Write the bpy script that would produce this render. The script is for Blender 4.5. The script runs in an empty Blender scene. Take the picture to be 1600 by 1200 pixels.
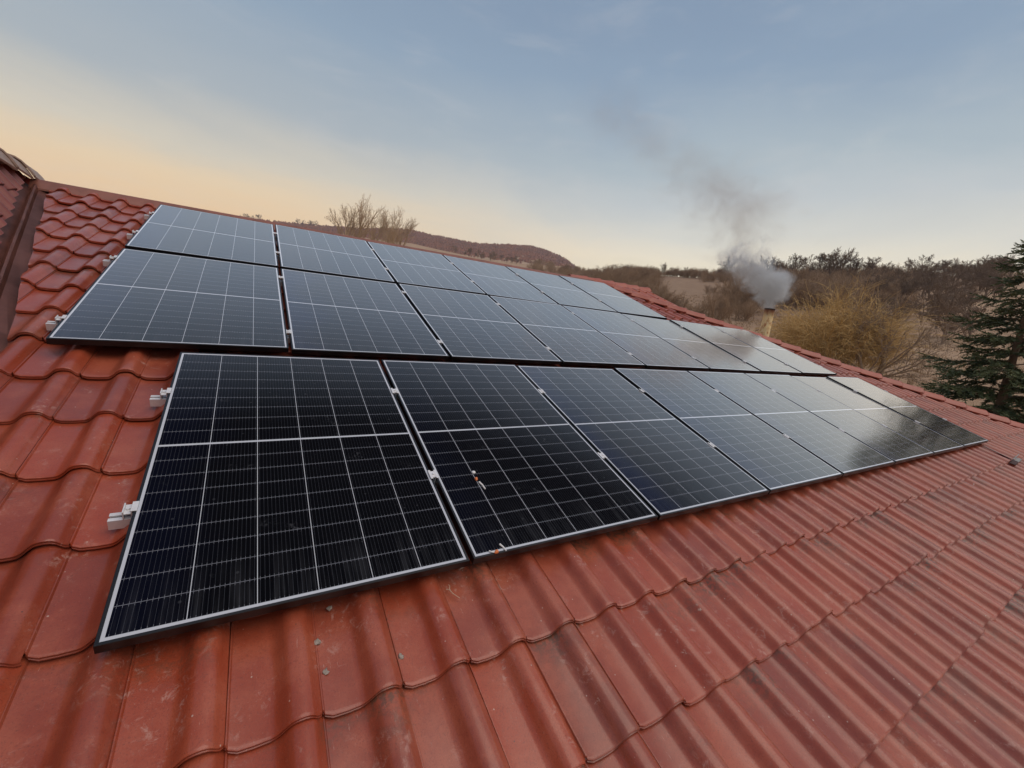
import bpy, bmesh, math, random
from mathutils import Vector, Matrix, noise as mnoise
R = math.radians
D = bpy.data
scene = bpy.context.scene
col = scene.collection

# ------------------------------------------------------------------ camera, sky, sun, exposure
PITCH = R(20.0)
CP, SP = math.cos(PITCH), math.sin(PITCH)
GZ = -5.2                                   # ground level under the house
CAM = Vector((0.93142, -1.40341, 0.99074))
cam_d = D.cameras.new('camera')
cam = D.objects.new('camera', cam_d)
col.objects.link(cam)
# camera axes (right, down, forward) measured in roof coordinates, turned into world axes
_rt = Vector((0.85340755, -0.44437109, 0.27245162))
_dn = Vector((0.00853573, -0.51071057, -0.85971033))
_fw = Vector((0.52117434, 0.73600886, -0.43205122))


def roof_to_world(p):
    return Vector((p[0], p[1] * CP - p[2] * SP, p[1] * SP + p[2] * CP))


_r, _d, _f = roof_to_world(_rt), roof_to_world(_dn), roof_to_world(_fw)
m3 = Matrix((_r, -_d, -_f)).transposed()
cam.matrix_world = Matrix.Translation(CAM) @ m3.to_4x4()
cam_d.sensor_width = 36.0
cam_d.lens = 660.106 / 1600 * 36.0
cam_d.clip_start = 0.05
cam_d.clip_end = 20000
scene.camera = cam

scene.view_settings.view_transform = 'Standard'
scene.view_settings.look = 'None'
scene.view_settings.exposure = 0.0
scene.view_settings.gamma = 1.0
scene.cycles.max_bounces = 6
scene.cycles.volume_bounces = 1
scene.cycles.sample_clamp_indirect = 4.0

SUN_AZ, SUN_EL = R(146), R(62)             # azimuth from +Y towards +X
sun_d = D.lights.new('sun', 'SUN')
sun_d.energy = 1.8
sun_d.angle = R(60)
sun_d.color = (1.0, 0.83, 0.70)
sun = D.objects.new('sun', sun_d)
col.objects.link(sun)
_s = Vector((math.sin(SUN_AZ) * math.cos(SUN_EL), math.cos(SUN_AZ) * math.cos(SUN_EL), math.sin(SUN_EL)))
sun.rotation_euler = (-_s).to_track_quat('-Z', 'Y').to_euler()
sun.location = (-40, 30, 40)


HAZE = 0.00016


class NT:
    """small node-tree writer"""
    def __init__(s, nt):
        s.nt = nt
        nt.nodes.clear()

    def n(s, typ, ins=None, **props):
        nd = s.nt.nodes.new(typ)
        for k, v in props.items():
            setattr(nd, k, v)
        for k, v in (ins or {}).items():
            sock = nd.inputs[k]
            if isinstance(v, bpy.types.NodeSocket):
                s.nt.links.new(v, sock)
            else:
                sock.default_value = v
        return nd

    def math(s, op, a, b=None, c=None, clamp=False):
        ins = {0: a}
        if b is not None: ins[1] = b
        if c is not None: ins[2] = c
        return s.n('ShaderNodeMath', ins, operation=op, use_clamp=clamp).outputs[0]

    def mix(s, f, a, b, blend='MIX'):
        nd = s.n('ShaderNodeMix', None, data_type='RGBA', blend_type=blend)
        for k, v in ((0, f), (6, a), (7, b)):
            if isinstance(v, bpy.types.NodeSocket): s.nt.links.new(v, nd.inputs[k])
            else: nd.inputs[k].default_value = v if k == 0 else (*v[:3], 1)
        return nd.outputs[2]

    def ramp(s, f, stops, interp='LINEAR'):
        nd = s.n('ShaderNodeValToRGB', {0: f})
        cr = nd.color_ramp
        cr.interpolation = interp
        while len(cr.elements) < len(stops): cr.elements.new(0.5)
        for e, (p, c) in zip(cr.elements, stops):
            e.position = p
            e.color = (c, c, c, 1) if isinstance(c, (int, float)) else (*c[:3], 1)
        return nd.outputs[0]

    def noise(s, vec, scale, detail=4, rough=.55, out=0, dist=0.0):
        return s.n('ShaderNodeTexNoise', {'Vector': vec, 'Scale': scale, 'Detail': detail, 'Roughness': rough, 'Distortion': dist}).outputs[out]

    def smooth(s, v, a, b, lo=0.0, hi=1.0):
        return s.n('ShaderNodeMapRange', {0: v, 1: a, 2: b, 3: lo, 4: hi}, interpolation_type='SMOOTHSTEP').outputs[0]

    def link(s, a, b): s.nt.links.new(a, b)


world = D.worlds.new('World')
scene.world = world
world.use_nodes = True
w = NT(world.node_tree)
tc = w.n('ShaderNodeTexCoord').outputs['Generated']
sep = w.n('ShaderNodeSeparateXYZ', {0: tc}).outputs
wisp_v = w.n('ShaderNodeMapping', {'Vector': tc, 'Scale': (1.6, 2.6, 7.0), 'Rotation': (R(10), R(14), R(20))}).outputs[0]
wn = w.noise(wisp_v, 1.3, 5, .55, dist=.6)
wn2 = w.noise(wisp_v, 3.1, 6, .6, dist=.4)
zz = w.math('ADD', sep[2], w.math('MULTIPLY', w.math('SUBTRACT', wn, .5), .10))
cool = w.ramp(zz, [(.10, (1.0, .88, .60)), (.150, (.92, .84, .66)), (.190, (.74, .735, .66)), (.26, (.55, .60, .62)),
                   (.34, (.42, .505, .56)), (.46, (.255, .355, .48)), (.60, (.205, .29, .42)), (1.0, (.15, .215, .33))])
warm = w.ramp(zz, [(.08, (.98, .62, .29)), (.14, (.94, .66, .37)), (.185, (.87, .68, .44)), (.235, (.68, .63, .52)),
                   (.32, (.405, .465, .51)), (.46, (.275, .375, .49)), (.60, (.205, .29, .42)), (1.0, (.15, .215, .33))])
hl = w.math('SQRT', w.math('ADD', w.math('MULTIPLY', sep[0], sep[0]), w.math('MULTIPLY', sep[1], sep[1])))
ga = R(-35)
ga_dot = w.math('DIVIDE', w.math('ADD', w.math('MULTIPLY', sep[0], math.sin(ga)), w.math('MULTIPLY', sep[1], math.cos(ga))),
                w.math('MAXIMUM', hl, .01))
gf = w.smooth(ga_dot, .05, .90)
skyc = w.mix(gf, cool, warm)
cloud = w.smooth(wn2, .48, .76)
skyc = w.mix(w.math('MULTIPLY', cloud, .13), skyc, (.74, .70, .66))
skyc = w.mix(w.math('MULTIPLY', w.smooth(wn, .42, .2), .22), skyc, (.34, .42, .52))
nish = w.n('ShaderNodeTexSky', None, sky_type='NISHITA', sun_disc=False)
nish.sun_elevation = SUN_EL
nish.sun_rotation = SUN_AZ
nish.air_density = 1.0
bg1 = w.n('ShaderNodeBackground', {0: skyc, 1: 1.0}).outputs[0]
bg2 = w.n('ShaderNodeBackground', {0: nish.outputs[0], 1: 0.0015}).outputs[0]
wout = w.n('ShaderNodeOutputWorld')
w.link(w.n('ShaderNodeAddShader', {0: bg1, 1: bg2}).outputs[0], wout.inputs[0])

# ------------------------------------------------------------------ helpers
rnd = random.Random(7)


def tag(o, label=None, cat=None, group=None, kind=None):
    if label: o['label'] = label
    if cat: o['category'] = cat
    if group: o['group'] = group
    if kind: o['kind'] = kind
    return o


def empty(name, loc=(0, 0, 0), rot=(0, 0, 0), parent=None):
    o = D.objects.new(name, None)
    o.empty_display_size = .1
    col.objects.link(o)
    o.location = loc
    o.rotation_euler = rot
    o.parent = parent
    return o


def link_mesh(name, me, mats, parent=None, loc=(0, 0, 0), rot=(0, 0, 0)):
    o = D.objects.new(name, me)
    for m in (mats if isinstance(mats, (list, tuple)) else [mats]):
        if m and m.name not in [k.name for k in me.materials if k]: me.materials.append(m)
    col.objects.link(o)
    o.location = loc
    o.rotation_euler = rot
    o.parent = parent
    return o


def mesh_from(name, verts, faces, smooth=True, sharp=None):
    me = D.meshes.new(name)
    me.from_pydata(verts, [], faces)
    if smooth:
        me.polygons.foreach_set('use_smooth', [True] * len(me.polygons))
        if sharp: me.set_sharp_from_angle(angle=R(sharp))
    me.update()
    return me


def bm_mesh(name, bm, smooth=False, sharp=40):
    me = D.meshes.new(name)
    bm.to_mesh(me)
    bm.free()
    if smooth:
        me.polygons.foreach_set('use_smooth', [True] * len(me.polygons))
        me.set_sharp_from_angle(angle=R(sharp))
    return me


def add_box(bm, x0, x1, y0, y1, z0, z1, bev=0.0):
    vs = [bm.verts.new((x, y, z)) for z in (z0, z1) for y in (y0, y1) for x in (x0, x1)]
    idx = ((0, 2, 3, 1), (4, 5, 7, 6), (0, 1, 5, 4), (2, 6, 7, 3), (0, 4, 6, 2), (1, 3, 7, 5))
    fs = [bm.faces.new([vs[i] for i in f]) for f in idx]
    if bev:
        es = list({e for f in fs for e in f.edges})
        bmesh.ops.bevel(bm, geom=es, offset=bev, segments=1, affect='EDGES')


def add_tube(bm, pts, radii, sides=8, caps=True):
    pts = [Vector(p) for p in pts]
    rings = []
    for i, p in enumerate(pts):
        t = (pts[min(i + 1, len(pts) - 1)] - pts[max(i - 1, 0)]).normalized()
        a = t.orthogonal().normalized()
        if i and rings:
            a = (prev - t * prev.dot(t)).normalized()
        prev = a
        b = t.cross(a)
        rings.append([bm.verts.new(p + (a * math.cos(k * 2 * math.pi / sides) + b * math.sin(k * 2 * math.pi / sides)) * radii[i]) for k in range(sides)])
    for r0, r1 in zip(rings, rings[1:]):
        for k in range(sides):
            bm.faces.new((r0[k], r0[(k + 1) % sides], r1[(k + 1) % sides], r1[k]))
    if caps:
        bm.faces.new(list(reversed(rings[0])))
        bm.faces.new(rings[-1])


def mat(name):
    m = D.materials.new(name)
    m.use_nodes = True
    t = NT(m.node_tree)
    t.out = t.n('ShaderNodeOutputMaterial')
    return m, t


def principled(t, **ins):
    b = t.n('ShaderNodeBsdfPrincipled')
    for k, v in ins.items():
        k = k.replace('_', ' ')
        if isinstance(v, bpy.types.NodeSocket): t.link(v, b.inputs[k])
        else:
            b.inputs[k].default_value = (*v, 1) if isinstance(v, tuple) and len(v) == 3 else v
    t.link(b.outputs[0], t.out.inputs[0])
    return b


def objco(t): return t.n('ShaderNodeTexCoord').outputs['Object']


# ------------------------------------------------------------------ materials
def mk_tile():
    m, t = mat('clay_tile')
    v = objco(t)
    tint = t.n('ShaderNodeAttribute', attribute_name='tint').outputs['Fac']
    c = t.ramp(tint, [(0.0, (.245, .046, .024)), (.25, (.315, .053, .021)), (.6, (.365, .059, .021)), (.82, (.300, .056, .026)), (.93, (.260, .056, .032)), (1.0, (.245, .064, .035))])
    n1 = t.noise(v, 3.1, 8, .68)
    c = t.mix(t.math('MULTIPLY', t.smooth(n1, .42, .66), .75), c, (.420, .105, .052))
    # fine sandy grain
    gr = t.noise(v, 190, 3, .7)
    c = t.mix(t.smooth(gr, .50, .72, 0, .55), c, (.150, .036, .022))
    gr2 = t.noise(v, 120, 4, .75)
    c = t.mix(t.smooth(gr2, .60, .76, 0, .55), c, (.50, .22, .155))
    # chalky scuffs: patchy, streaked down the slope
    dn = t.noise(t.n('ShaderNodeMapping', {'Vector': v, 'Scale': (1.7, .8, 1)}).outputs[0], 5.2, 3, .5)
    n2 = t.noise(v, 24, 8, .78, dist=.6)
    sc_ = t.math('MULTIPLY', t.smooth(dn, .48, .66), t.smooth(n2, .52, .66))
    c = t.mix(t.math('MULTIPLY', sc_, .6), c, (.54, .31, .25))
    # brown weathering in fine streaks, more of it on the far right part of the roof
    sx = t.n('ShaderNodeSeparateXYZ', {0: v}).outputs
    far = t.smooth(sx[0], 2.0, 6.0)
    n3 = t.noise(t.n('ShaderNodeMapping', {'Vector': v, 'Scale': (3.2, .8, 1)}).outputs[0], 7.0, 8, .75)
    c = t.mix(t.math('MULTIPLY', t.smooth(n3, .46, .66), t.math('MULTIPLY_ADD', far, .34, .05)), c, (.190, .098, .056))
    # grime caught along the side joint and at the heads
    g = t.n('ShaderNodeAttribute', attribute_name='grime').outputs['Fac']
    n4 = t.noise(v, 48, 6, .75)
    gl = t.smooth(t.noise(v, 2.1, 3, .6), .50, .64)
    c = t.mix(t.math('MULTIPLY', t.math('MULTIPLY', g, t.math('MULTIPLY_ADD', gl, .85, .12)), t.smooth(n4, .42, .58)), c, (.085, .058, .036))
    # crumbs of lichen and pale bird marks
    vo = t.n('ShaderNodeTexVoronoi', {'Vector': t.mix(.05, v, t.noise(v, 26, 4, .7, out=1)), 'Scale': 8.5, 'Randomness': 1.0})
    cell = t.n('ShaderNodeSeparateColor', {0: vo.outputs['Color']}).outputs[0]
    spot = t.math('MULTIPLY', t.smooth(vo.outputs['Distance'], .20, .05), t.math('GREATER_THAN', cell, .88))
    c = t.mix(t.math('MULTIPLY', spot, t.smooth(n4, .52, .62)), c, (.56, .42, .34))
    vo2 = t.n('ShaderNodeTexVoronoi', {'Vector': v, 'Scale': 48.0, 'Randomness': 1.0})
    cell2 = t.n('ShaderNodeSeparateColor', {0: vo2.outputs['Color']}).outputs[1]
    sp2 = t.math('MULTIPLY', t.smooth(vo2.outputs['Distance'], .17, .07), t.math('GREATER_THAN', cell2, .962))
    c = t.mix(t.math('MULTIPLY', sp2, .8), c, (.56, .42, .34))
    sp3 = t.math('MULTIPLY', t.smooth(vo2.outputs['Distance'], .15, .07), t.math('LESS_THAN', cell2, .022))
    c = t.mix(t.math('MULTIPLY', sp3, .8), c, (.06, .04, .03))
    # fine scratches
    scr = t.noise(t.n('ShaderNodeMapping', {'Vector': v, 'Rotation': (0, 0, .35), 'Scale': (34, 4, 8)}).outputs[0], 5, 5, .75)
    scm = t.math('MULTIPLY', t.smooth(scr, .64, .70), t.smooth(t.noise(v, 3.4, 3, .5), .50, .62))
    c = t.mix(t.math('MULTIPLY', scm, .6), c, (.56, .36, .29))
    rough = t.math('ADD', t.math('MULTIPLY_ADD', n1, .30, .27), t.math('MULTIPLY', sc_, .25))
    bump = t.n('ShaderNodeBump', {'Strength': .22, 'Distance': .0025, 'Height': t.math('ADD', gr, t.math('MULTIPLY', n2, 1.2))}).outputs[0]
    bump = t.n('ShaderNodeBump', {'Strength': .22, 'Distance': .02, 'Height': t.noise(v, 7, 2, .5), 'Normal': bump}).outputs[0]
    principled(t, Base_Color=c, Roughness=rough, Normal=bump, Specular_IOR_Level=.42, Coat_Weight=.60, Coat_Roughness=.20, Coat_IOR=1.45)
    return m


def mk_simple(name, c, rough=.5, metal=0.0, var=.15, scale=8.0, bump=0.0, c2=None):
    m, t = mat(name)
    v = objco(t)
    n = t.noise(v, scale, 5, .6)
    cc = t.mix(t.smooth(n, .35, .7), c, c2 or tuple(k * (1 - var) for k in c))
    kw = dict(Base_Color=cc, Roughness=t.math('MULTIPLY_ADD', n, .2, rough - .1), Metallic=metal)
    if bump:
        kw['Normal'] = t.n('ShaderNodeBump', {'Strength': bump, 'Distance': .01, 'Height': t.noise(v, scale * 4, 4, .6)}).outputs[0]
    principled(t, **kw)
    return m


PW, PH = 1.1245, 1.755                      # panel size
LIP = .010


def mk_cells():
    m, t = mat('cell_glass')
    v = objco(t)
    sx = t.n('ShaderNodeSeparateXYZ', {0: v}).outputs
    x, y = sx[0], sx[1]
    mx, my = .0185, .0205
    half = (PH - 2 * my - .011) / 2
    pc = (PW - 2 * mx) / 6
    pr = half / 9
    def win(val, a, b): return t.math('MULTIPLY', t.math('GREATER_THAN', val, a), t.math('LESS_THAN', val, b))
    fx = t.math('MODULO', t.math('SUBTRACT', x, mx), pc)
    inx = t.math('MULTIPLY', win(x, mx, PW - mx), win(fx, .0011, pc - .0011))
    upper = t.math('GREATER_THAN', y, PH / 2)
    y2 = t.math('SUBTRACT', y, t.math('MULTIPLY', upper, half + .011))
    fy = t.math('MODULO', t.math('SUBTRACT', y2, my), pr)
    iny = t.math('MULTIPLY', win(y2, my, my + half), win(fy, .0010, pr - .0010))
    cell = t.math('MULTIPLY', inx, iny)
    mid = win(y, PH / 2 - .0055, PH / 2 + .0055)
    edge = t.math('SUBTRACT', 1.0, t.math('MULTIPLY', win(x, mx, PW - mx), win(y, my, PH - my)))
    colgap = t.math('SUBTRACT', 1.0, win(fx, .0011, pc - .0011))
    bright = t.math('MAXIMUM', t.math('MAXIMUM', mid, edge), colgap)
    back = t.mix(bright, (.17, .18, .21), (.52, .55, .60))
    # busbar wires with their small solder pads near each cell edge
    nb = 13
    fb = t.math('MODULO', t.math('SUBTRACT', fx, .0015), (pc - .003) / nb)
    wire = t.math('LESS_THAN', t.math('ABSOLUTE', t.math('SUBTRACT', fb, (pc - .003) / nb / 2)), .00042)
    pad = t.math('MULTIPLY', wire, t.math('SUBTRACT', 1.0, win(fy, .008, pr - .008)))
    info = t.n('ShaderNodeObjectInfo').outputs['Random']
    n1 = t.noise(t.n('ShaderNodeVectorMath', {0: v, 1: t.n('ShaderNodeCombineXYZ', {0: t.math('MULTIPLY', info, 40)}).outputs[0]}, operation='ADD').outputs[0], 2.2, 3, .5)
    blue = t.math('MULTIPLY', t.smooth(t.math('ADD', x, t.math('MULTIPLY', t.math('SUBTRACT', n1, .5), .5)), .34, .02), t.smooth(info, .30, .85))
    cc = t.mix(blue, (.0026, .0026, .0038), (.0028, .0048, .022))
    cc = t.mix(t.math('MULTIPLY', wire, .36), cc, (.13, .14, .17))
    cc = t.mix(t.math('MULTIPLY', pad, .8), cc, (.26, .28, .32))
    c = t.mix(cell, back, cc)
    # dust and handprint smudges near the clamps
    sm = t.math('MULTIPLY', t.smooth(t.noise(v, 4.5, 3, .6), .60, .74), t.smooth(t.noise(v, 70, 4, .7), .50, .64))
    dust = t.math('ADD', t.math('MULTIPLY', sm, .13), t.math('MULTIPLY', t.noise(v, 1.4, 3, .5), .002))
    run = t.noise(t.n('ShaderNodeMapping', {'Vector': v, 'Scale': (26, 1.6, 1)}).outputs[0], 1.0, 4, .65)
    foot = t.math('MULTIPLY', t.smooth(y, .30, .012), t.smooth(run, .42, .75))
    dust = t.math('ADD', dust, t.math('MULTIPLY', foot, .055))
    drop = t.n('ShaderNodeTexVoronoi', {'Vector': v, 'Scale': 34.0}).outputs
    dc = t.n('ShaderNodeSeparateColor', {0: drop['Color']}).outputs[0]
    dust = t.math('ADD', dust, t.math('MULTIPLY', t.math('MULTIPLY', t.smooth(drop['Distance'], .22, .12), t.math('GREATER_THAN', dc, .93)), .05))
    c = t.mix(dust, c, (.42, .44, .48))
    rough = t.math('MULTIPLY_ADD', t.noise(v, 6, 3, .5), .08, .085)
    b = principled(t, Base_Color=c, Roughness=.6, Specular_IOR_Level=0.0)
    fc = t.n('ShaderNodeLayerWeight', {'Blend': .5}).outputs['Facing']
    fr_ = t.math('MULTIPLY_ADD', t.smooth(fc, .41, .90), .93, .004)     # coated solar glass: almost no mirror face-on, strong at grazing angles
    gc = t.mix(fr_, (0, 0, 0), (1.0, .905, .82))
    gl = t.n('ShaderNodeBsdfGlossy', {'Color': gc, 'Roughness': rough}).outputs[0]
    t.link(t.n('ShaderNodeAddShader', {0: b.outputs[0], 1: gl}).outputs[0], t.out.inputs[0])
    return m


M_TILE = mk_tile()
M_CELL = mk_cells()
M_FRAME = mk_simple('black_anodised', (.007, .007, .008), .34, .0, .3, 12)
M_ALU = mk_simple('bright_aluminium', (.80, .80, .80), .38, .25, .10, 20)
M_FLASH = mk_simple('brown_flashing', (.27, .105, .075), .45, .0, .35, 4, .1)
M_TRIM = mk_simple('ridge_trim_brown', (.27, .10, .068), .5, .0, .3, 5, .1)
M_WALL = mk_simple('plaster_wall', (.55, .50, .42), .8, .0, .15, 3, .2)
M_UNDER = mk_simple('roof_underlay', (.035, .022, .018), .9)
M_GROUNDWOOD = mk_simple('bark_grey', (.085, .065, .052), .85, .0, .35, 6)
M_TWIG = {}


def mk_twig(name, c, c2):
    m, t = mat(name)
    v = objco(t)
    info = t.n('ShaderNodeObjectInfo').outputs['Random']
    cc = t.mix(t.noise(v, .8, 3, .5), c, c2)
    cc = t.mix(t.math('MULTIPLY', info, .5), cc, tuple(k * .55 for k in c2))
    principled(t, Base_Color=cc, Roughness=.8, Specular_IOR_Level=.2)
    return m


# ------------------------------------------------------------------ the house
house = empty('house', (5.5, 2.0, GZ))
tag(house, 'house under a red clay tiled roof carrying the solar panels', 'house')
HB = Vector(house.location)
PU, GAUGE, U0, V0 = .2368, .392, .398, .062   # tile pitch, course gauge, one joint, one course line
WB = -.121                                   # pan level below the panel faces

PROFILE = [(.0000, .006), (.0025, .0100), (.0055, .0100), (.0090, .0018), (.0300, -.0010), (.0700, -.0015), (.1050, -.0005), (.1150, .0020),
           (.1250, .0085), (.1350, .0185), (.1450, .0300), (.1550, .0392), (.1660, .0440), (.1800, .0465), (.1930, .0466), (.2040, .0440),
           (.2135, .0375), (.2215, .0275), (.2290, .0165), (.2345, .0120), (.2376, .0080)]


def tile_field(name, u0, u1, v0, v1, keep, cuts, seed, coarse=False):
    """interlocking tiles in roof coordinates; keep(u,v) rejects tiles; cuts: (point, normal) planes, the side of the normal is removed"""
    r = random.Random(seed)
    prof = PROFILE if not coarse else PROFILE[::2] + [PROFILE[-1]]
    verts, faces, tint, grime = [], [], [], []
    prof = [(-.012, -.006), (-.0035, -.002)] + prof
    i0, i1 = math.floor((u0 - U0) / PU), math.ceil((u1 - U0) / PU)
    j0, j1 = math.floor((v0 - V0) / GAUGE), math.ceil((v1 - V0) / GAUGE)
    for j in range(j0, j1):
        for i in range(i0, i1):
            uu, vv = U0 + i * PU, V0 + j * GAUGE
            if not keep(uu, vv): continue
            tt = r.random()
            du, dv, dw, sk = r.gauss(0, .0006), r.gauss(0, .0042), r.gauss(0, .0019), r.gauss(0, .0035)
            rows = [(.006, -.022), (-.001, -.0165), (-.0012, -.0115), (.0035, -.0100), (.0010, -.0075), (.0012, -.0030), (.0055, -.0003), (.0085, .0002),
                    (.013, .0003), (.060, .0003), (.20, 0.0), (GAUGE * .93, 0.0), (GAUGE + .035, -.004)]
            if coarse: rows = [(.004, -.022), (0, -.004), (.006, 0), (GAUGE * .8, 0), (GAUGE + .03, -.003)]
            base = len(verts)
            np_ = len(prof)
            for rv, rw in rows:
                for (pu, pw) in prof:
                    bow = .016 * max(0, 1 - pu / .028) ** 2 + .010 * max(0, 1 - (PU - pu) / .02) ** 2
                    bow -= .004 * math.sin(math.pi * min(1, pu / .16))
                    k = max(0, 1 - rv / .05)
                    lift = .023 * (1 - rv / GAUGE)
                    gz = .45 * max(0, 1 - max(pu, 0) / .012) + .25 * max(0, (pu - .222) / .014)
                    if rv > GAUGE * .8: gz = max(gz, .8 * min(1, (rv - GAUGE * .8) / (GAUGE * .13)))
                    if rw < -.009: gz = .6
                    grime.append(min(1, gz))
                    verts.append((uu + pu + du + sk * (rv / GAUGE) * .3, vv + rv + dv + bow * k, WB + pw * (1 if rv > 0.02 or rw > -.005 else 1) + rw + lift + dw))
            for a in range(len(rows) - 1):
                for b in range(np_ - 1):
                    q = base + a * np_ + b
                    faces.append((q, q + 1, q + np_ + 1, q + np_))
                    tint.append(tt)
    me = D.meshes.new(name)
    me.from_pydata(verts, [], faces)
    a1 = me.attributes.new('tint', 'FLOAT', 'FACE')
    a1.data.foreach_set('value', tint)
    a2 = me.attributes.new('grime', 'FLOAT', 'POINT')
    a2.data.foreach_set('value', grime)
    if cuts:
        bm = bmesh.new()
        bm.from_mesh(me)
        for co, no in cuts:
            geom = bm.verts[:] + bm.edges[:] + bm.faces[:]
            bmesh.ops.bisect_plane(bm, geom=geom, plane_co=co, plane_no=no, clear_outer=True)
        bm.to_mesh(me)
        bm.free()
    me.polygons.foreach_set('use_smooth', [True] * len(me.polygons))
    me.set_sharp_from_angle(angle=R(38))
    return me


VR = 5.70                                    # v of the ridge
VE = -2.7                                    # v of the eaves


def hip_u(v): return 6.95 + 1.07 * (5.65 - v)
def valley_u(v): return -1.065 + .210 * (5.65 - v)     # the rib of the valley, roof plane w = -.1


# front roof slope: the big tiled face
nh = Vector((1, 1.07, 0)).normalized()
nv = Vector((-1, -.210, 0)).normalized()
me = tile_field('roof', -1.3, 16.2, VE, VR, lambda u, v: u - .05 < hip_u(v + .2) and u + .3 > valley_u(v) + .09,
                [(Vector((hip_u(0) - .02, 0, 0)), nh), (Vector((valley_u(0) + .10, 0, 0)), nv), (Vector((0, VR - .02, 0)), Vector((0, 1, 0)))], 3)
roof = link_mesh('roof', me, M_TILE, house, -HB, (PITCH, 0, 0))
tag(roof, kind=None)


def on_roof(name, me, mats, parent=roof): return link_mesh(name, me, mats, parent)


# boarding below the tiles
bm = bmesh.new()
ps = [(valley_u(VE), VE), (hip_u(VE), VE), (hip_u(VR), VR), (valley_u(VR), VR)]
lo = [bm.verts.new((a, b, WB - .09)) for a, b in ps]
hi = [bm.verts.new((a, b, WB - .045)) for a, b in ps]
bm.faces.new(hi); bm.faces.new(lo[::-1])
for k in range(4): bm.faces.new((lo[k], lo[(k + 1) % 4], hi[(k + 1) % 4], hi[k]))
on_roof('roof_boarding', bm_mesh('roof_boarding', bm), M_UNDER)


def cap_mesh(name, L, half, rise, thick=.016, flare=.009, seed=0, n=9):
    """one capping tile along +X, tail end at x=0 a little larger, hollow below"""
    bm = bmesh.new()
    xs = [(-.004, .012), (0, flare), (.035, flare), (.05, .003), (L, -.006)]
    def ring(x, grow, off):
        out = []
        for k in range(n):
            a = -1 + 2 * k / (n - 1)
            yy = a * (half + grow) * 1.0
            zz = rise * (1 - abs(a) ** 2.1) + grow
            s = 1 if a > 0 else -1
            out.append((x, yy - s * off * .6 * (abs(a) > .6), zz - off))
        return out
    O = [[bm.verts.new(p) for p in ring(x, g, 0)] for x, g in xs]
    I = [[bm.verts.new(p) for p in ring(x, g, thick)] for x, g in xs]
    for A, s in ((O, 1), (I, -1)):
        for r0, r1 in zip(A, A[1:]):
            for k in range(n - 1):
                f = (r0[k], r1[k], r1[k + 1], r0[k + 1])
                bm.faces.new(f if s > 0 else f[::-1])
    for r0, r1, fl in ((O[0], I[0], 1), (O[-1], I[-1], -1)):
        for k in range(n - 1):
            bm.faces.new((r0[k], r0[k + 1], r1[k + 1], r1[k]))
    for k in (0, n - 1):
        for a in range(len(xs) - 1):
            bm.faces.new((O[a][k], I[a][k], I[a + 1][k], O[a + 1][k]))
    bmesh.ops.recalc_face_normals(bm, faces=bm.faces[:])
    return bm_mesh(name, bm, True, 35)


def mk_cap_mat():
    m, t = mat('cap_tile')
    v = objco(t)
    info = t.n('ShaderNodeObjectInfo').outputs['Random']
    c = t.ramp(info, [(0, (.31, .070, .040)), (.5, (.37, .080, .042)), (1, (.34, .095, .060))])
    n = t.noise(v, 7, 5, .6)
    c = t.mix(t.math('MULTIPLY', t.smooth(n, .5, .75), .5), c, (.42, .19, .14))
    principled(t, Base_Color=c, Roughness=t.math('MULTIPLY_ADD', n, .3, .3),
               Normal=t.n('ShaderNodeBump', {'Strength': .2, 'Distance': .01, 'Height': t.noise(v, 30, 4, .6)}).outputs[0])
    return m


M_CAP = mk_cap_mat()
M_CAPGREY = mk_simple('weathered_cap', (.40, .27, .21), .5, .0, .3, 5, .2)


def caps_along(p0, p1, L, half, rise, m, name, step=None, up=Vector((0, 0, 1)), seed=1):
    """a run of overlapping capping tiles from the low end p0 up to p1, all in the roof's own coordinates"""
    r = random.Random(seed)
    d = (p1 - p0)
    n = max(1, round(d.length / (step or L * .88)))
    x = d.normalized()
    z = (up - x * up.dot(x)).normalized()
    y = z.cross(x)
    rot = Matrix((x, y, z)).transposed()
    me = cap_mesh(name, d.length / n * 1.12, half, rise)
    tiltm = Matrix.Rotation(R(1.7), 3, 'Y')
    for k in range(n):
        o = link_mesh(name, me, m, roof)
        j = Matrix.Rotation(r.gauss(0, .012), 3, 'Z')
        mm = (rot @ j @ tiltm).to_4x4()
        mm.translation = p0 + d * (k / n) + z * r.gauss(.012, .004)
        o.matrix_local = mm


def w2r(p):                                   # world -> roof coordinates
    p = Vector(p)
    return Vector((p.x, p.y * CP + p.z * SP, -p.y * SP + p.z * CP))


RUP = w2r((0, 0, 1))
# hip on the right
h0, h1 = Vector((hip_u(VE), VE, -.085)), Vector((hip_u(VR), VR, -.085))
caps_along(h0, h1, .42, .125, .085, M_CAP, 'hip_cap', up=RUP, seed=5)
# mortar bed under the hip caps
bm = bmesh.new()
d = (h1 - h0).normalized(); zz_ = (RUP - d * RUP.dot(d)).normalized(); yy_ = zz_.cross(d)
add_tube(bm, [h0 - zz_ * .035, h1 - zz_ * .035], [.075, .075], 8)
on_roof('hip_bed', bm_mesh('hip_bed', bm), mk_simple('dark_mortar', (.10, .045, .03), .9))

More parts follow.
